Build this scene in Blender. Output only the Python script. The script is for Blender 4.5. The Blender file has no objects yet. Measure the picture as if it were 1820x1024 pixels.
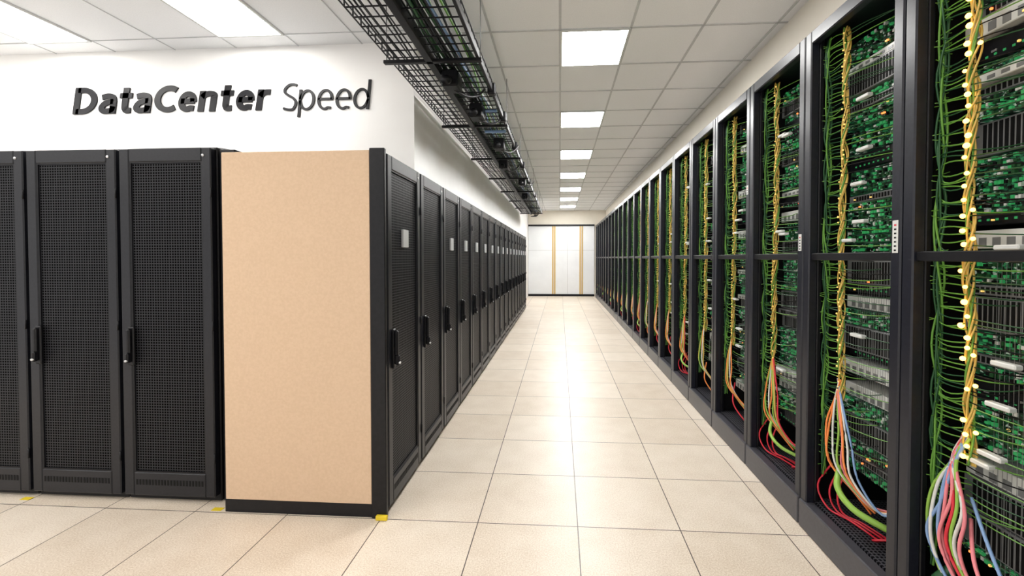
import bpy, bmesh, math, random
from mathutils import Vector
sc=bpy.context.scene
try:
    sc.view_settings.view_transform='Standard'
    sc.view_settings.look='None'
    sc.view_settings.exposure=0.0
except Exception as e: print(e)

# ------------------------------------------------------------ materials
def mat(name,col,rough=.5,metal=0,emit=None,es=0,spec=.5):
    m=bpy.data.materials.new(name); m.use_nodes=True
    b=m.node_tree.nodes['Principled BSDF']
    b.inputs['Base Color'].default_value=(*col,1)
    b.inputs['Roughness'].default_value=rough
    b.inputs['Metallic'].default_value=metal
    b.inputs['Specular IOR Level'].default_value=spec
    if emit:
        b.inputs['Emission Color'].default_value=(*emit,1)
        b.inputs['Emission Strength'].default_value=es
    return m
def noisy(m,scale,c1,c2,detail=4,bump=0,p0=.35,p1=.65):
    nt=m.node_tree; b=nt.nodes['Principled BSDF']
    tc=nt.nodes.new('ShaderNodeTexCoord'); n=nt.nodes.new('ShaderNodeTexNoise')
    n.inputs['Scale'].default_value=scale; n.inputs['Detail'].default_value=detail
    r=nt.nodes.new('ShaderNodeValToRGB')
    r.color_ramp.elements[0].position=p0; r.color_ramp.elements[1].position=p1
    r.color_ramp.elements[0].color=(*c1,1); r.color_ramp.elements[1].color=(*c2,1)
    nt.links.new(tc.outputs['Object'],n.inputs['Vector'])
    nt.links.new(n.outputs['Fac'],r.inputs['Fac'])
    nt.links.new(r.outputs['Color'],b.inputs['Base Color'])
    if bump:
        bp=nt.nodes.new('ShaderNodeBump'); bp.inputs['Strength'].default_value=bump
        bp.inputs['Distance'].default_value=.002
        nt.links.new(n.outputs['Fac'],bp.inputs['Height']); nt.links.new(bp.outputs['Normal'],b.inputs['Normal'])
    return r
M={}
M['wall']=mat('wall_paint',(.86,.84,.80),.7); noisy(M['wall'],3,(.89,.875,.86),(.92,.91,.895))
M['wallcream']=mat('cream_paint',(.80,.72,.58),.7); noisy(M['wallcream'],3,(.83,.78,.68),(.86,.81,.71))
M['ceil']=mat('ceiling_tile',(.7,.7,.7),.9); noisy(M['ceil'],120,(.90,.91,.925),(.95,.96,.97),6,.2)
M['tbar']=mat('ceiling_tbar',(.50,.51,.51),.5); noisy(M['tbar'],20,(.55,.56,.57),(.60,.61,.62))
M['lamp']=mat('lamp_diffuser',(.9,.9,.9),.5,0,(1,.99,.97),52)
M['lamp2']=mat('lamp_diffuser_room',(.9,.9,.9),.5,0,(1,.975,.935),16)
M['black']=mat('black_steel',(.012,.012,.016),.42,spec=.3); noisy(M['black'],40,(.004,.004,.006),(.007,.007,.009))
M['char']=mat('charcoal_steel',(.03,.03,.04),.38,spec=.35); noisy(M['char'],60,(.008,.0085,.012),(.011,.0115,.016))
M['postc']=mat('rack_frame_steel',(.03,.03,.04),.33,spec=.42); noisy(M['postc'],60,(.009,.010,.016),(.013,.014,.022))
M['plinth']=mat('plinth_steel',(.06,.062,.075),.35); noisy(M['plinth'],60,(.048,.047,.056),(.057,.057,.068))
M['dark']=mat('rack_interior',(.003,.003,.0035),.6,spec=.2)
M['board']=mat('beige_board',(.7,.5,.33),.8,spec=.2)
noisy(M['board'],60,(.61,.445,.31),(.65,.48,.34),8,.15)
M['silver']=mat('silver_plate',(.6,.61,.63),.35,.4)
M['steelu']=mat('grey_unit',(.22,.225,.23),.4,.3)
M['white']=mat('white_plastic',(.62,.63,.61),.4)
M['text']=mat('lettering_black',(.006,.006,.008),.45,spec=.25)
M['gold']=mat('gold_cable',(.52,.35,.08),.4,0,(1,.62,.12),.08)  # slight self-glow put into the cable colour, no lamp in it
M['bead']=mat('amber_led',(1,.7,.2),.4,0,(1,.52,.09),7)
M['beads']=mat('amber_glow_bead',(.80,.60,.2),.4,0,(1,.62,.15),.7)  # dim glowing beads on the bundles, reused as unit indicator lights
M['rled']=mat('red_led',(.8,.1,.03),.4,0,(1,.18,.04),3)
M['gwire']=mat('green_wire',(.10,.24,.035),.45,0,(.2,.6,.06),.05)  # wire colour carries a faint added glow
M['gdark']=mat('dark_green_wire',(.012,.07,.02),.5)
M['gled']=mat('green_port',(.02,.22,.07),.4,0,(.08,.7,.2),.2)
M['orange']=mat('orange_cable',(.85,.25,.06),.4)
M['red']=mat('red_cable',(.6,.02,.04),.4)
M['pink']=mat('pink_cable',(.75,.22,.25),.4)
M['blue']=mat('blue_cable',(.2,.32,.55),.4)
M['lime']=mat('lime_cable',(.26,.46,.07),.4)
M['wcable']=mat('white_cable',(.65,.65,.62),.4)
M['yellow']=mat('yellow_tape',(.75,.56,.02),.6)
M['tan']=mat('tan_strip',(.58,.38,.12),.5)
M['doorw']=mat('door_panel',(.78,.79,.80),.35); noisy(M['doorw'],2,(.76,.78,.80),(.80,.82,.84))
M['seam']=mat('door_seam',(.45,.45,.45),.5)
M['pcb']=mat('circuit_board',(.02,.15,.05),.45)
def pcb(m):
    nt=m.node_tree; b=nt.nodes['Principled BSDF']
    tc=nt.nodes.new('ShaderNodeTexCoord'); v=nt.nodes.new('ShaderNodeTexVoronoi')
    mp=nt.nodes.new('ShaderNodeMapping'); mp.inputs['Scale'].default_value=(60,80,150)
    v.distance='CHEBYCHEV'; v.inputs['Scale'].default_value=1
    r=nt.nodes.new('ShaderNodeValToRGB'); r.color_ramp.interpolation='CONSTANT'
    e=r.color_ramp.elements; e[0].position=0; e[0].color=(.003,.008,.005,1); e[1].position=.42; e[1].color=(.008,.06,.027,1)
    for p,c in ((.66,(.02,.15,.06,1)),(.8,(.003,.005,.004,1)),(.92,(.35,.42,.36,1))):
        x=e.new(p); x.color=c
    sp=nt.nodes.new('ShaderNodeSeparateColor')
    nt.links.new(tc.outputs['Object'],mp.inputs['Vector']); nt.links.new(mp.outputs[0],v.inputs['Vector'])
    nt.links.new(v.outputs['Color'],sp.inputs[0]); nt.links.new(sp.outputs[0],r.inputs[0])
    nt.links.new(r.outputs['Color'],b.inputs['Base Color'])
    nt.links.new(r.outputs['Color'],b.inputs['Emission Color']); b.inputs['Emission Strength'].default_value=.3  # board colours also emit, adding brightness inside the dark racks
pcb(M['pcb'])
def perf(name,axes,pitch,c_bar,c_hole,frac=.38):
    m=mat(name,c_bar,.45,spec=.3); nt=m.node_tree; b=nt.nodes['Principled BSDF']
    tc=nt.nodes.new('ShaderNodeTexCoord'); s=nt.nodes.new('ShaderNodeSeparateXYZ')
    nt.links.new(tc.outputs['Object'],s.inputs[0]); outs=[]
    for a in axes:
        d=nt.nodes.new('ShaderNodeMath'); d.operation='DIVIDE'; d.inputs[1].default_value=pitch
        nt.links.new(s.outputs[a],d.inputs[0])
        f=nt.nodes.new('ShaderNodeMath'); f.operation='FRACT'; nt.links.new(d.outputs[0],f.inputs[0])
        g=nt.nodes.new('ShaderNodeMath'); g.operation='GREATER_THAN'; g.inputs[1].default_value=frac
        nt.links.new(f.outputs[0],g.inputs[0]); outs.append(g)
    mu=nt.nodes.new('ShaderNodeMath'); mu.operation='MULTIPLY'
    nt.links.new(outs[0].outputs[0],mu.inputs[0]); nt.links.new(outs[1].outputs[0],mu.inputs[1])
    mx=nt.nodes.new('ShaderNodeMix'); mx.data_type='RGBA'
    mx.inputs[6].default_value=(*c_bar,1); mx.inputs[7].default_value=(*c_hole,1)
    nt.links.new(mu.outputs[0],mx.inputs[0]); nt.links.new(mx.outputs[2],b.inputs['Base Color'])
    sm=nt.nodes.new('ShaderNodeMath'); sm.operation='MULTIPLY_ADD'; sm.inputs[1].default_value=-.18; sm.inputs[2].default_value=.2
    nt.links.new(mu.outputs[0],sm.inputs[0]); nt.links.new(sm.outputs[0],b.inputs['Specular IOR Level'])
    return m
M['mesh']=perf('perforated_door',('X','Z'),.0175,(.022,.022,.026),(.0008,.0008,.001),.34)
M['meshf']=perf('perforated_tray',('X','Y'),.02,(.06,.06,.07),(.003,.003,.004))
def floor_mat():
    m=mat('floor_tiles',(.7,.6,.5),.22); nt=m.node_tree; b=nt.nodes['Principled BSDF']; L=nt.links
    tc=nt.nodes.new('ShaderNodeTexCoord'); s=nt.nodes.new('ShaderNodeSeparateXYZ'); L.new(tc.outputs['Object'],s.inputs[0])
    def mth(op,a,bv=None):
        n=nt.nodes.new('ShaderNodeMath'); n.operation=op
        for i,v in enumerate((a,bv)):
            if v is None: continue
            if isinstance(v,(int,float)): n.inputs[i].default_value=v
            else: L.new(v,n.inputs[i])
        return n.outputs[0]
    ln=[];cells=[]
    for a,off,p in (('X',.108,.60),('Y',2.59,.605)):
        u=mth('DIVIDE',mth('SUBTRACT',s.outputs[a],off),p)
        fr=mth('FRACT',u); cells.append(mth('FLOOR',u))
        dd=mth('MINIMUM',fr,mth('SUBTRACT',1.0,fr)); ln.append(mth('LESS_THAN',dd,.0048))
    line=mth('MAXIMUM',ln[0],ln[1])
    cv=nt.nodes.new('ShaderNodeCombineXYZ'); L.new(cells[0],cv.inputs[0]); L.new(cells[1],cv.inputs[1])
    wn=nt.nodes.new('ShaderNodeTexWhiteNoise'); L.new(cv.outputs[0],wn.inputs['Vector'])
    n=nt.nodes.new('ShaderNodeTexNoise'); n.inputs['Scale'].default_value=130; n.inputs['Detail'].default_value=5
    L.new(tc.outputs['Object'],n.inputs['Vector'])
    n2=nt.nodes.new('ShaderNodeTexNoise'); n2.inputs['Scale'].default_value=5; n2.inputs['Detail'].default_value=5
    L.new(tc.outputs['Object'],n2.inputs['Vector'])
    f=mth('ADD',mth('ADD',mth('MULTIPLY',n.outputs['Fac'],.7),mth('MULTIPLY',n2.outputs['Fac'],.2)),mth('MULTIPLY',wn.outputs['Value'],.1))
    r=nt.nodes.new('ShaderNodeValToRGB'); e=r.color_ramp.elements
    e[0].position=.33;e[0].color=(.58,.475,.365,1); e[1].position=.6;e[1].color=(.81,.725,.62,1)
    L.new(f,r.inputs[0])
    mx=nt.nodes.new('ShaderNodeMix'); mx.data_type='RGBA'; L.new(line,mx.inputs[0]); L.new(r.outputs[0],mx.inputs[6])
    mx.inputs[7].default_value=(.07,.05,.04,1); L.new(mx.outputs[2],b.inputs['Base Color'])
    L.new(mth('ADD',mth('MULTIPLY',n.outputs['Fac'],.2),.27),b.inputs['Roughness'])
    return m
M['floor']=floor_mat()

# ------------------------------------------------------------ mesh builder
class MB:
    def __init__(s): s.v=[];s.f=[];s.m=[];s.sm=[];s.mats=[]
    def mi(s,k):
        if k not in s.mats: s.mats.append(k)
        return s.mats.index(k)
    def add(s,vs,fs,k,smooth=False):
        o=len(s.v); s.v+=vs; i=s.mi(k)
        for f in fs: s.f.append([a+o for a in f]); s.m.append(i); s.sm.append(smooth)
    def box(s,a,b,k):
        x0,y0,z0=a;x1,y1,z1=b
        s.add([(x0,y0,z0),(x1,y0,z0),(x1,y1,z0),(x0,y1,z0),(x0,y0,z1),(x1,y0,z1),(x1,y1,z1),(x0,y1,z1)],
              [(0,3,2,1),(4,5,6,7),(0,1,5,4),(1,2,6,5),(2,3,7,6),(3,0,4,7)],k)
    def cbox(s,a,b,k,c=.004):
        lo=[min(p,q) for p,q in zip(a,b)];hi=[max(p,q) for p,q in zip(a,b)]
        c=min([c]+[(h-l)*.45 for l,h in zip(lo,hi)])
        vs=[];idx={}
        for cn in range(8):
            sg=[(cn>>i)&1 for i in range(3)]
            for ax in range(3):
                p=[]
                for i in range(3):
                    e=hi[i] if sg[i] else lo[i]
                    if i!=ax: e+= -c if sg[i] else c
                    p.append(e)
                idx[cn,ax]=len(vs); vs.append(tuple(p))
        fs=[]
        for ax in range(3):
            o=[i for i in range(3) if i!=ax]
            for sg in (0,1):
                q=[(sg<<ax)|(i<<o[0])|(j<<o[1]) for i,j in ((0,0),(1,0),(1,1),(0,1))]
                fs.append([idx[n,ax] for n in q])
            for i in (0,1):
                for j in (0,1):
                    c1=(i<<o[0])|(j<<o[1]); c2=c1|(1<<ax)
                    fs.append([idx[c1,o[0]],idx[c2,o[0]],idx[c2,o[1]],idx[c1,o[1]]])
        for cn in range(8): fs.append([idx[cn,0],idx[cn,1],idx[cn,2]])
        s.add(vs,fs,k)
    def tube(s,pts,r,k,n=5,cap=True):
        pts=[Vector(p) for p in pts]; vs=[];fs=[]
        for i,p in enumerate(pts):
            t=(pts[min(i+1,len(pts)-1)]-pts[max(i-1,0)]).normalized()
            up=Vector((0,0,1)) if abs(t.z)<.9 else Vector((1,0,0))
            a=t.cross(up).normalized(); b=t.cross(a)
            for j in range(n):
                th=2*math.pi*j/n; q=p+a*math.cos(th)*r+b*math.sin(th)*r; vs.append(tuple(q))
        for i in range(len(pts)-1):
            for j in range(n):
                fs.append((i*n+j,i*n+(j+1)%n,(i+1)*n+(j+1)%n,(i+1)*n+j))
        if cap: fs.append(tuple(range(n))); fs.append(tuple((len(pts)-1)*n+j for j in range(n)))
        s.add(vs,fs,k,n>4)
    def ball(s,c,r,k,nu=8,nv=5,sx=1,sy=1,sz=1):
        vs=[(c[0],c[1],c[2]+r*sz)]
        for i in range(1,nv):
            t=math.pi*i/nv
            for j in range(nu):
                p=2*math.pi*j/nu; vs.append((c[0]+r*sx*math.sin(t)*math.cos(p),c[1]+r*sy*math.sin(t)*math.sin(p),c[2]+r*sz*math.cos(t)))
        vs.append((c[0],c[1],c[2]-r*sz)); fs=[]
        for j in range(nu): fs.append((0,1+j,1+(j+1)%nu))
        for i in range(nv-2):
            for j in range(nu): fs.append((1+i*nu+j,1+(i+1)*nu+j,1+(i+1)*nu+(j+1)%nu,1+i*nu+(j+1)%nu))
        l=len(vs)-1; o=1+(nv-2)*nu
        for j in range(nu): fs.append((o+j,l,o+(j+1)%nu))
        s.add(vs,fs,k,True)
    def mesh(s,name):
        me=bpy.data.meshes.new(name); me.from_pydata(s.v,[],s.f)
        for k in s.mats: me.materials.append(M[k])
        me.polygons.foreach_set('material_index',s.m); me.polygons.foreach_set('use_smooth',s.sm)
        bm=bmesh.new(); bm.from_mesh(me); bmesh.ops.recalc_face_normals(bm,faces=bm.faces); bm.to_mesh(me); bm.free()
        return me
    def obj(s,name,loc=(0,0,0),rz=0):
        return place(s.mesh(name),name,loc,rz)
def place(me,name,loc=(0,0,0),rz=0):
    o=bpy.data.objects.new(name,me); sc.collection.objects.link(o); o.location=loc; o.rotation_euler=(0,0,rz); return o
def bez(p0,p1,p2,p3,n=12):
    p0,p1,p2,p3=map(Vector,(p0,p1,p2,p3)); out=[]
    for i in range(n+1):
        t=i/n; out.append(p0*(1-t)**3+p1*3*t*(1-t)**2+p2*3*t*t*(1-t)+p3*t**3)
    return out
def spline(P,n=6):
    P=[Vector(p) for p in P]; out=[]
    for i in range(len(P)-1):
        a=P[max(i-1,0)];b=P[i];c=P[i+1];d=P[min(i+2,len(P)-1)]
        for k in range(n):
            t=k/n; out.append(.5*((2*b)+(c-a)*t+(2*a-5*b+4*c-d)*t*t+(3*b-a-3*c+d)*t**3))
    out.append(P[-1]); return out

CE=3.55; YE=18.3; YB=-3.0; XL=-7.0
# ------------------------------------------------------------ room shell (open behind the camera)
b=MB(); b.box((XL-.1,-1.5,-.1),(2.55,YE+.1,0),'floor'); b.obj('floor')
b=MB(); b.box((XL-.1,YB-.1,CE),(2.55,YE+.1,CE+.1),'ceil'); b.obj('ceiling')
b=MB(); b.box((XL,3.93,2.36),(-1.32,4.03,CE),'wall'); b.box((XL,3.93,0),(-2.25,4.03,2.36),'wall'); b.obj('wall_front')
NCAB=17; YC=2.62+.65*NCAB+.02
b=MB(); b.box((-1.42,4.03,2.36),(-1.32,YE,CE),'wall'); b.box((-2.35,4.03,2.31),(-1.32,YC,2.36),'wall'); b.box((-2.35,4.03,0),(-2.25,YC,2.31),'wall')
b.box((-1.42,YC,0),(-1.32,YE,2.36),'wall'); b.box((-2.35,YC,0),(-1.42,YC+.1,2.36),'wall'); b.obj('wall_left')
b=MB(); b.box((1.88,YB,3.01),(1.98,YE,CE),'wallcream'); b.box((1.88,YB,2.99),(2.55,YE,3.01),'wallcream'); b.box((2.45,YB,0),(2.55,YE,2.99),'wallcream'); b.obj('wall_right')
b=MB(); b.box((-2.35,YE,0),(2.55,YE+.1,CE),'wallcream'); b.obj('wall_end')
b=MB(); h=.006; w=.010
y=3.80-.7*9
ys=[]
while y<YE: ys.append(y); y+=.7
for y in ys:
    b.box((-1.32,y-w,CE-h),(1.88,y+w,CE),'tbar')
for i in range(-2,4): b.box((i*.6-w,YB,CE-h),(i*.6+w,YE,CE),'tbar')
yy=[3.72-.7*i for i in range(10)]
w2=.0035
for y in yy: b.box((XL,y-w2,CE-h),(-1.32,y+w2,CE),'tbar')
for i in range(-11,-2): b.box((i*.6-w2,YB,CE-h),(i*.6+w2,3.93,CE),'tbar')
b.obj('trim_ceiling_grid')
def panel(ln,mt,name):
    lm=MB(); lm.box((.02,.02,-.012),(.58,ln-.02,-.004),mt)
    for a,c in (((0,0,-.016),(.6,.02,0)),((0,ln-.02,-.016),(.6,ln,0)),((0,.02,-.016),(.02,ln-.02,0)),((.58,.02,-.016),(.6,ln-.02,0))): lm.box(a,c,'white')
    return lm.mesh(name)
pa=panel(.7,'lamp','light_aisle'); pb=panel(.7,'lamp2','light_room'); pc=panel(1.4,'lamp2','light_long')
for i in range(-2,7): place(pb if i<0 else pa,'ceiling_light_panel',(0,3.80+2.1*i,CE))
for x in (-3.0,-4.8,-6.6):
    for y in (3.72-1.4,3.72-4.2): place(pc,'ceiling_light_panel',(x,y,CE))

# ------------------------------------------------------------ closed cabinets (left)
def cabinet(W,D,H,plate=False,board=False):
    b=MB()
    b.cbox((.003,.045,.0),(W-.003,D,H),'black',.006)
    x0,x1=.012,W-.012; z0,z1=.045,H-.012
    b.cbox((x0,0,z0),(x0+.07,.045,z1),'char',.006); b.cbox((x1-.065,0,z0),(x1,.045,z1),'char',.006)
    b.cbox((x0+.07,0,z1-.085),(x1-.065,.044,z1),'char',.004); b.cbox((x0+.07,0,z0),(x1-.065,.044,z0+.15),'char',.004)
    b.box((x0+.07,.014,z0+.15),(x1-.065,.04,z1-.085),'mesh')
    for a,c in (((x0+.07,.006,z0+.15),(x0+.078,.02,z1-.085)),((x1-.073,.006,z0+.15),(x1-.065,.02,z1-.085)),
                ((x0+.078,.006,z1-.093),(x1-.073,.02,z1-.085)),((x0+.078,.006,z0+.15),(x1-.073,.02,z0+.158))): b.box(a,c,'black')
    n=22; s0=x0+.08; s1=x1-.075
    for i in range(n):
        xx=s0+(s1-s0)*(i+.2)/n
        b.box((xx,-.0015,z0+.07),(xx+(s1-s0)/n*.55,.001,z0+.105),'dark')
    hx=x0+.05
    b.cbox((hx,-.014,.90),(hx+.045,.0,1.15),'black',.006)
    b.cbox((hx+.009,-.036,.98),(hx+.036,-.012,1.14),'black',.008)
    b.cbox((hx+.012,-.045,.92),(hx+.033,-.012,.985),'black',.008)
    b.tube([(hx+.022,-.019,.935),(hx+.022,-.049,.935)],.008,'silver',8)
    b.tube([(x1-.05,.002,z1-.05),(x1-.05,-.004,z1-.05)],.009,'silver',8)
    for z in (.3,H*.5,H-.3): b.tube([(x1+.004,-.004,z-.03),(x1+.004,-.004,z+.03)],.006,'black',6)
    if plate: b.cbox((W*.5-.05,-.004,1.67),(W*.5+.05,.014,1.79),'silver',.003)
    b.cbox((.02,.3,H),(W-.02,D-.2,H+.012),'black',.003)
    return b
PW=.65; D=1.04; H=2.25
m0=cabinet(PW,D,H).mesh('server_cabinet'); m1=cabinet(PW,D,H,True).mesh('server_cabinet_plate')
for i in range(NCAB):
    place(m0 if i in(1,) else m1,'server_cabinet',(-1.053,2.62+PW*i,0),math.pi/2)
mf=cabinet(.65,1.0,2.315).mesh('server_cabinet_front')
for i in range(4): place(mf,'server_cabinet',(-2.21-.65*(i+1),2.67,0),0)
b=MB(); b.cbox((-2.09,2.594,.085),(-1.15,2.618,2.25),'board',.003)
b.cbox((-2.10,2.600,0),(-1.15,2.618,.085),'black',.003)
b.cbox((-1.15,2.590,0),(-1.055,2.618,2.262),'black',.004)
b.obj('cabinet_side_panel')
b=MB(); b.cbox((-2.203,2.72,0),(-2.10,3.6,2.30),'black',.004); b.obj('cabinet_filler_panel')
b=MB()
for x in (-3.55,-3.2,-2.6): 
    b.cbox((x-.1,2.95,2.330),(x+.1,3.25,2.375),'black',.006)
    b.tube(bez((x,3.1,2.36),(x+.1,3.0,2.41),(x+.2,3.1,2.39),(x+.3,3.2,2.345)),.012,'black',6)
b.obj('cable_gland_box')
b=MB()
for x,y in ((-3.53,2.645),(-2.17,2.61)):
    b.box((x-.03,y-.004,0),(x+.035,y+.03,.002),'yellow')
b.obj('floor_marking_tape')
b=MB(); b.cbox((-1.115,2.565,.002),(-1.045,2.588,.03),'yellow',.003); b.obj('cabinet_foot_guard')

# ------------------------------------------------------------ lettering (stroked glyphs, extruded)
def glyph(ch,w):
    a=w/2; X=.76
    def arc(cx,cy,rx,ry,t0,t1,n=8): return [(cx+rx*math.cos(math.radians(t0+(t1-t0)*i/n)),cy+ry*math.sin(math.radians(t0+(t1-t0)*i/n))) for i in range(n+1)]
    m=X/2; ry=X/2-a; rx=.30-a
    if ch=='D': return .80,[[(a,0),(a,1)],[(a,1-a),(.25,1-a)]+arc(.28,.5,.48-a,.5-a,90,-90,14)[0:]+[(.25,a),(a,a)]]
    if ch=='C': return .72,[arc(.46,.5,.46-a,.5-a,52,308,18)]
    if ch=='S': return .54,[[(.49,1-a-.04),(.36,1-a),(.2,1-a-.02),(a+.01,.80),(a+.02,.66),(.22,.55),(.38,.46),(.53-a,.34),(.53-a,.20),(.40,a+.01),(.22,a),(.03,a+.05)]]
    if ch=='a': return .60,[[(.07,X-a-.05),(.18,X-a-.01),(.30,X-a),(.42,X-a-.05),(.56-a,X-.30)],[(.56-a,X-.28),(.56-a,0)],[(.56-a,.45),(.34,.44),(.18,.38),(a,.27),(a,.17),(.17,a),(.30,a),(.43,.14),(.56-a,.27)]]
    if ch=='e': return .62,[[(a,.40),(.60-a*.6,.40)],[(.60-a,.37)]+arc(.31,m,.29-a,ry,8,300,18)+[(.54,a+.03)]]
    if ch=='n': return .63,[[(a,0),(a,X)],[(a,X-.24),(.18,X-a-.04),(.32,X-a),(.46,X-a-.04),(.57-a,X-.26)],[(.57-a,X-.25),(.57-a,0)]]
    if ch=='r': return .42,[[(a,0),(a,X)],[(a,X-.26),(.16,X-a-.05),(.26,X-a),(.40,X-a+.005)]]
    if ch=='t': return .44,[[(.09+a,.95),(.09+a,.28),(.12+a,a+.06),(.26,a),(.40,a+.01)],[(0,X-a),(.40,X-a)]]
    if ch=='p': return .62,[[(a,-.24),(a,X)],[(a,m+.02)]+arc(.31,m,.29-a,ry,150,-150,18)+[(a,m-.02)]]
    if ch=='d': return .64,[[(.60-a,0),(.60-a,1.06)],[(.60-a,m+.02)]+arc(.29,m,.29-a,ry,30,330,18)+[(.60-a,m-.02)]]
def word(b,txt,x0,x1,z0,cap,w,shear,gap):
    S=[];cx=0
    for ch in txt:
        adv,st=glyph(ch,w); S+= [[(p[0]+cx,p[1]) for p in s] for s in st]; cx+=adv+gap
    cx-=gap; sx=(x1-x0)/(cx*cap)
    yb=3.93-.001; yf=yb-.012
    for s in S:
        P=[Vector((p[0]*sx*cap,p[1]*cap,0)) for p in s]
        if len(P)>2: P=spline(P,4)
        hw=w*cap/2*1.08; L=[];Rr=[]
        for i,p in enumerate(P):
            t=(P[min(i+1,len(P)-1)]-P[max(i-1,0)]).normalized(); n=Vector((-t.y,t.x,0))
            k=hw*(1+.12*abs(t.y)-.10*abs(t.x)); L.append(p+n*k); Rr.append(p-n*k)
        def W(p,y): return (x0+p.x+shear*p.y,y,z0+p.y)
        vs=[];fs=[]
        for l,r in zip(L,Rr): vs+=[W(l,yf),W(r,yf),W(r,yb),W(l,yb)]
        for i in range(len(P)-1):
            o=4*i
            for j in range(4): fs.append((o+j,o+(j+1)%4,o+4+(j+1)%4,o+4+j))
        fs.append((0,1,2,3)); o=4*(len(P)-1); fs.append((o,o+1,o+2,o+3))
        b.add(vs,fs,'text')
b=MB()
word(b,'DataCenter',-4.64,-2.69,2.965,.25,.20,.17,.05)
word(b,'Speed',-2.56,-1.73,2.955,.25,.085,.10,.07)
b.obj('wall_lettering')

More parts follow.
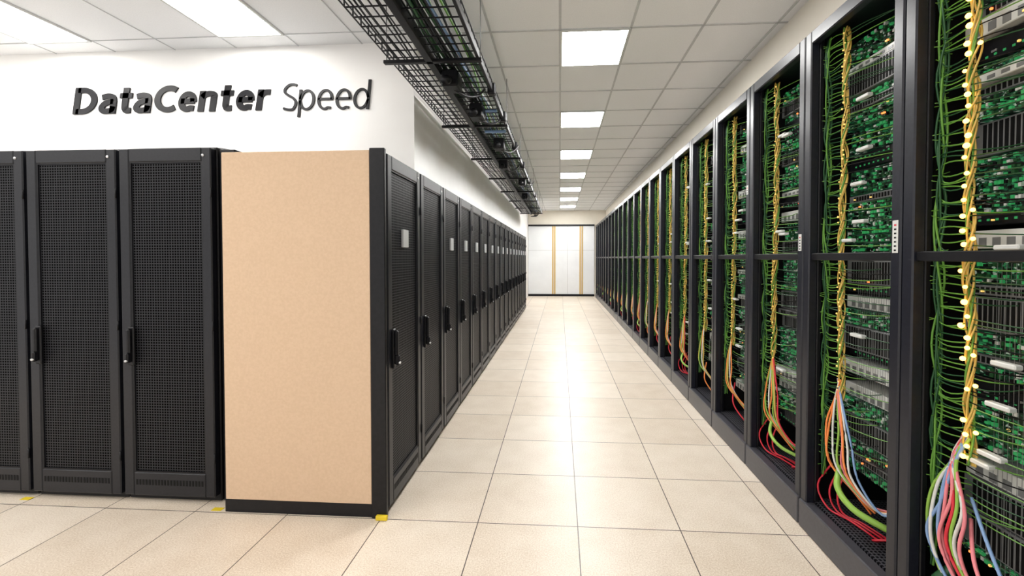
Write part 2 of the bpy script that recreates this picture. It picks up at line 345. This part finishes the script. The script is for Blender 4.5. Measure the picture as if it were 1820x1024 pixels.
# ------------------------------------------------------------ open racks (right)
W=.75; RH=2.90
def open_rack(seed,style):
    R=random.Random(seed); b=MB()
    pw=.062
    for y0,y1 in ((.004,pw),(W-pw,W-.004)):
        b.cbox((0,y0,.0),(.05,y1,RH),'postc',.006)
        b.cbox((.05,y0+.008 if y0<.1 else y0,.17),(.075,y1 if y0<.1 else y1-.008,RH-.05),'black',.004)
        b.cbox((.80,y0,.0),(.85,y1,RH),'black',.004)
    b.cbox((0,pw,RH-.075),(.05,W-pw,RH),'postc',.006)
    b.cbox((-.012,.006,0),(.05,W-.006,.165),'plinth',.006)
    b.box((.05,.02,.10),(.82,W-.02,.17),'meshf')
    b.box((.05,.02,RH-.03),(.85,W-.02,RH-.004),'black')
    b.box((.075,.004,.17),(.85,.016,RH-.03),'dark'); b.box((.075,W-.016,.17),(.85,W-.004,RH-.03),'dark')
    b.box((.82,.016,.17),(.84,W-.016,RH-.03),'dark')
    b.cbox((.012,pw,1.585),(.04,W-pw,1.625),'black',.004)
    b.cbox((.10,.40,RH),(.34,.70,RH+.08),'black',.006)
    b.tube([(.2,.1,RH+.02),(.2,.4,RH+.05)],.02,'black',6)
    z=.42 if style else .40; ey0,ey1=.075,W-.075; ex=.20
    while z<RH-.12:
        hh=R.choice([.045,.045,.09,.09,.135]); t=R.random()
        if z+hh>RH-.06: break
        e=ex+R.uniform(-.01,.03)
        if t<.46:
            b.box((e,ey0,z),(.7,ey1,z+hh-.006),'pcb')
            n=R.choice([24,30,38]); rows=max(1,int(hh/.022))
            for r in range(rows):
                for i in range(n):
                    if R.random()<.30: continue
                    yy=ey0+.02+(ey1-ey0-.04)*i/n; zz=z+.004+r*.021
                    q=R.random()
                    b.box((e-R.uniform(.004,.016),yy,zz),(e,yy+(ey1-ey0)/n*.62,zz+R.uniform(.008,.015)),'gled' if q<.38 else ('gdark' if q<.72 else ('dark' if q<.88 else 'white')))
        elif t<.68:
            b.cbox((e-.01,ey0,z),(.7,ey1,z+hh-.006),'steelu',.003)
            for i in range(26): 
                yy=ey0+.02+i*.021; b.box((e-.012,yy,z+.008),(e-.0095,yy+.013,z+hh-.014),'dark')
        elif t<.87:
            q=min(hh*.8,.07)
            b.cbox((e-.02,ey0,z),(.7,ey1,z+q),'white',.003)
            for i in range(10):
                yy=ey0+.04+i*.054; b.box((e-.022,yy,z+.008),(e-.0195,yy+.03,z+q*.6),'steelu')
        else:
            b.cbox((e,ey0,z),(.7,ey1,z+hh-.006),'black',.003)
            for i in range(16):
                yy=ey0+.03+i*.034; b.box((e-.002,yy,z+.015),(e+.001,yy+.010,z+.023),'gled')
                if R.random()<.3: b.box((e-.003,yy,z+.028),(e+.001,yy+.02,z+.036),'steelu')
        for k in range(R.choice([0,1,2])):
            yy=R.uniform(ey0+.02,ey1-.03); b.box((e-.026,yy,z+.012),(e-.018,yy+.007,z+.019),R.choice(['rled','beads','beads']))
        z+=hh
    for i in range(7):
        zz=R.uniform(.6,2.7); yy=R.uniform(.34,.50); b.cbox((.09,yy,zz),(.12,yy+.09,zz+.018),'white',.004)
    by,bx=.545,.10; zt=RH-.06; zb=.82
    for k in range(8):
        pts=[];n=100;ph=k*math.pi*2/8; rk=R.uniform(.008,.017); wv=R.uniform(12,24)
        for i in range(n+1):
            z=zt+(zb-zt)*i/n; a=ph+z*wv; rr=rk+.004*math.sin(z*9+k)
            pts.append((bx+rr*math.cos(a),by+rr*math.sin(a)+.010*math.sin(z*3+seed),z))
        b.tube(pts,.0038,'gwire' if k in (0,4) else 'gold',5)
    z=zt-.03
    while z>zb:
        yo=.010*math.sin(z*3+seed)
        if style==1:
            if R.random()<.8: b.ball((bx-.020,by+yo+R.uniform(-.012,.016),z),R.uniform(.007,.011),'bead')
            if R.random()<.2: b.ball((bx-.016,by+yo-.035+R.uniform(-.006,.006),z+.02),.008,'bead')
            z-=R.uniform(.036,.065)
        else:
            b.ball((bx-.014,by+yo+R.uniform(-.016,.016),z),R.uniform(.003,.006),'beads',6,4)
            z-=R.uniform(.018,.04)
    z=zt-.03
    while z>.50:
        dz=R.uniform(-.035,.02)
        b.tube(bez((bx+R.uniform(-.02,.02),by,z),(bx-.03,by+.05,z+dz),(bx-.02,by+.1,z+dz),(bx-.01,W-pw-.005,z+R.uniform(-.01,.03)),6),.0026,R.choice(['gwire','gwire','gdark']),4)
        if R.random()<.6:
            ln=R.uniform(.08,.42); b.tube(bez((bx,by,z),(bx-.01,by-ln*.3,z-.006),(bx+.03,by-ln*.7,z-.014),(ex,by-ln,z+R.uniform(-.02,.02)),6),.0024,R.choice(['gwire','gdark','gdark','dark']),4)
        z-=R.uniform(.013,.028)
    for k in range(6):
        pts=[(.085+.014*math.cos(k*1.3+z*.35+k*z*.1),W-pw-.022+.012*math.sin(k*1.7+z*.5),.35+(zt-.35)*z/50) for z in range(51)]
        b.tube(pts,.004,'gdark' if k%3 else 'gwire',5)
    for k in range(150):
        z=R.uniform(.4,zt); a=R.uniform(0,6.28); y=W-pw-.022
        b.tube([(.085,y,z),(.085+.030*math.cos(a),y+.022*math.sin(a),z+R.uniform(-.012,.012))],.0016,'gwire',3,False)
    j=lambda s: R.uniform(-s,s)
    if style==1:
        for i,c in enumerate(['lime','wcable','blue','blue','pink','pink','red','lime','wcable','pink']):
            o=.014*i
            b.tube(spline([(bx,by-.01+.003*i,.92),(bx-.03,by+.02+j(.01),.82),(bx-.05,by+.085-o+j(.015),.67+j(.03)),(bx-.06+j(.01),by+.11-1.3*o+j(.02),.50),(bx-.04,by+.06-1.6*o+j(.03),.34),(bx+.0+j(.02),by-.03-1.5*o,.20)],8),.0062,c,7)
        b.tube(spline([(.10,by-.02,.62),(.03,by-.12,.5),(.03,by-.22,.36),(.08,by-.30,.20)],8),.0065,'pink',7)
        b.tube(spline([(.10,by-.02,.70),(.05,by-.15,.58),(.03,by-.28,.42),(.08,by-.34,.20)],8),.006,'blue',7)
        b.tube(spline([(.10,by+.02,.42),(.03,by+.06,.30),(.04,by-.02,.22),(.10,by-.10,.19)],8),.018,'gdark',7)
    else:
        cols={2:['orange','orange','wcable','lime','pink','orange','wcable','blue'],3:['orange','lime','wcable','orange','lime','gold','red'],4:['orange','lime','gold','wcable','orange'],0:['gold','lime','orange','wcable','gold']}[style]
        for i,c in enumerate(cols):
            ye=by-.06-.03*i
            b.tube(spline([(bx,by+.004*i,.93),(bx-.02,by+.03-.012*i+j(.01),.80+j(.02)),(bx-.04,by+.05-.03*i+j(.02),.64+j(.03)),(bx-.05+j(.01),by+.02-.033*i+j(.02),.48),(bx+.01,ye-.04+j(.02),.36),(bx+.06,ye-.10,.28+.02*i)],7),.0054,c,6)
        if style in (2,3):
            b.tube(spline([(.09,by-.02,.46),(.03,by-.10,.38),(.04,by-.22,.33),(.14,by-.32,.29)],8),.016 if style==2 else .011,'lime',7)
            for o in (0,.03,.05):
                b.tube(spline([(.12+o,by+.10-o,.42),(.06+o,by+.13-2*o,.28),(.07+o,by+.05-o,.19),(.12+o,by-.08+j(.03),.185),(.15+o,by-.20+j(.03),.185),(.09+o,by-.28,.22),(.16,by-.34,.26)],8),.0055,'red',6)
        else:
            b.tube(spline([(.10,by-.05,.5),(.06,by-.12,.34),(.12,by-.22,.22)],8),.006,'red' if style==4 else 'orange',6)
    for i in range(26):
        yy=.09+i*.017; b.box((ex-.035,yy,.45),(ex-.0338,yy+.0012,1.58),'steelu')
    return b
styles={}
for s in (1,2,3,4,0): styles[s]=open_rack(20+s,s).mesh('open_server_rack_v%d'%s)
YS=1.955
y=YS-2*W; i=0; seq=[4,1,2,3,4,0,3,4]
while y+W<YE-.1:
    st=seq[i] if i<len(seq) else [0,3,4][i%3]
    place(styles[st],'open_server_rack',(1.44,y,0)); y+=W; i+=1
print('racks',i,y)
def tag(y,z,hh):
    b=MB(); b.cbox((-.003,-.016,-hh/2),(0,.016,hh/2),'white',.001)
    n=int(hh/.018)
    for k in range(n):
        zz=-hh/2+.008+k*(hh-.014)/n
        b.box((-.0036,-.007,zz),(-.0028,.005,zz+.007),'red' if k==n-1 else 'dark')
    b.obj('rack_label_tag',(1.4395,y,z))
tag(YS+.03,1.69,.14); tag(YS+W+.03,1.69,.10); tag(YS+2*W+.03,2.12,.07)

# ------------------------------------------------------------ cable tray
b=MB(); Y0,Y1=1.0,14.6; R=random.Random(5)
def basket(x0,x1,z,hgt,sp,nl):
    r=.0035
    for i in range(nl+1):
        x=x0+(x1-x0)*i/nl; b.box((x-r,Y0,z-r),(x+r,Y1,z+r),'black')
    for x in (x0,x1):
        for zz in (z+hgt*.5,z+hgt): b.box((x-r,Y0,zz-r),(x+r,Y1,zz+r),'black')
    y=Y0
    while y<=Y1:
        b.box((x0,y-r,z-.007),(x1,y+r,z),'black')
        b.box((x0-r,y-r,z),(x0+r,y+r,z+hgt),'black'); b.box((x1-r,y-r,z),(x1+r,y+r,z+hgt),'black')
        y+=sp
basket(-1.27,-.99,3.08,.07,.11,5)
basket(-.93,-.60,3.06,.10,.11,6)
b.cbox((-.985,Y0,3.03),(-.925,Y1,3.10),'black',.006)
b.cbox((-.608,Y0,3.045),(-.585,Y1,3.10),'black',.003)
for k in range(24):
    x=R.uniform(-.90,-.65); z=R.uniform(3.072,3.13); col=R.choice(['black','black','gdark','gdark','gwire','blue','black','steelu','wcable','gdark'])
    pts=[];y=Y0;ph=R.uniform(0,6)
    while y<=Y1: pts.append((x+.04*math.sin(y*1.7+ph),y,z+.012*math.sin(y*3+ph))); y+=.25
    b.tube(pts,R.uniform(.005,.011),col,5)
for k in range(3):
    x=R.uniform(-1.2,-1.05); pts=[(x+.03*math.sin(j*.5+k),Y0+j*.3,3.095) for j in range(45)]
    b.tube(pts,.007,'black',5)
y=1.6
while y<Y1:
    for x in (-1.28,-.96,-.58): b.tube([(x,y,3.05),(x,y,CE)],.004,'steelu',5)
    b.cbox((-1.30,y-.02,3.03),(-.57,y+.02,3.055),'black',.004); y+=1.6
for yv,xv in ((3.45,-.86),(4.2,-.80),(5.4,-.75),(6.6,-.85),(8.1,-.7),(10,-.8)):
    b.cbox((xv-.06,yv-.08,2.93),(xv+.07,yv+.1,3.06),'black',.012); b.tube([(xv,yv-.1,2.97),(xv,yv-.19,2.93)],.035,'black',10)
    b.tube(bez((xv,yv,2.95),(xv+.1,yv+.1,2.88),(xv+.15,yv+.3,2.95),(xv+.2,yv+.4,3.08)),.01,'black',6)
    b.cbox((-.63,yv+.35,3.02),(-.56,yv+.42,3.12),'black',.01)
b.cbox((-.86,5.0,3.035),(-.62,5.06,3.055),'blue',.004); b.cbox((-.86,4.3,3.035),(-.62,4.34,3.055),'blue',.004)
for k in range(5): b.tube(bez((-.7-.05*k,Y1-.05,3.1),(-.7-.05*k,Y1+.15,3.1),(-.75,Y1+.15,2.98),(-.8-.04*k,Y1,2.97)),.012,'black',6)
b.obj('cable_tray')

# ------------------------------------------------------------ far end doors
b=MB(); yw=YE-.002; yy=YE-.05; x0,x1=-1.31,1.42
b.cbox((x0,yy-.02,.08),(x1,yw,2.92),'doorw',.002)
b.cbox((x0,yy-.05,2.90),(x1,yw,2.97),'black',.004); b.cbox((x0,yy-.05,0),(x1,yw,.09),'black',.004)
for x in (-.25,.88):
    b.cbox((x-.07,yy-.04,.09),(x+.07,yw,2.90),'tan',.004); b.cbox((x-.014,yy-.045,.09),(x+.014,yw,2.90),'white',.002)
for x in (.32,): b.box((x-.006,yy-.022,.1),(x+.006,yw,2.9),'seam')
for z in (1.9,): b.box((x0,yy-.022,z-.005),(x1,yw,z+.005),'seam')
b.obj('door_1')

# ------------------------------------------------------------ world & camera
w=bpy.data.worlds.new('World'); sc.world=w; w.use_nodes=True
w.node_tree.nodes['Background'].inputs[0].default_value=(1,.985,.96,1); w.node_tree.nodes['Background'].inputs[1].default_value=1.15
cd=bpy.data.cameras.new('camera'); cam=bpy.data.objects.new('camera',cd); sc.collection.objects.link(cam); sc.camera=cam
cam.location=(0,0,1.6); cam.rotation_euler=(math.radians(90-1.15),0,math.atan(.065))
cd.sensor_width=36; cd.lens=780/1820*36; cd.shift_x=-.01885; cd.shift_y=-.0211; cd.clip_start=.05
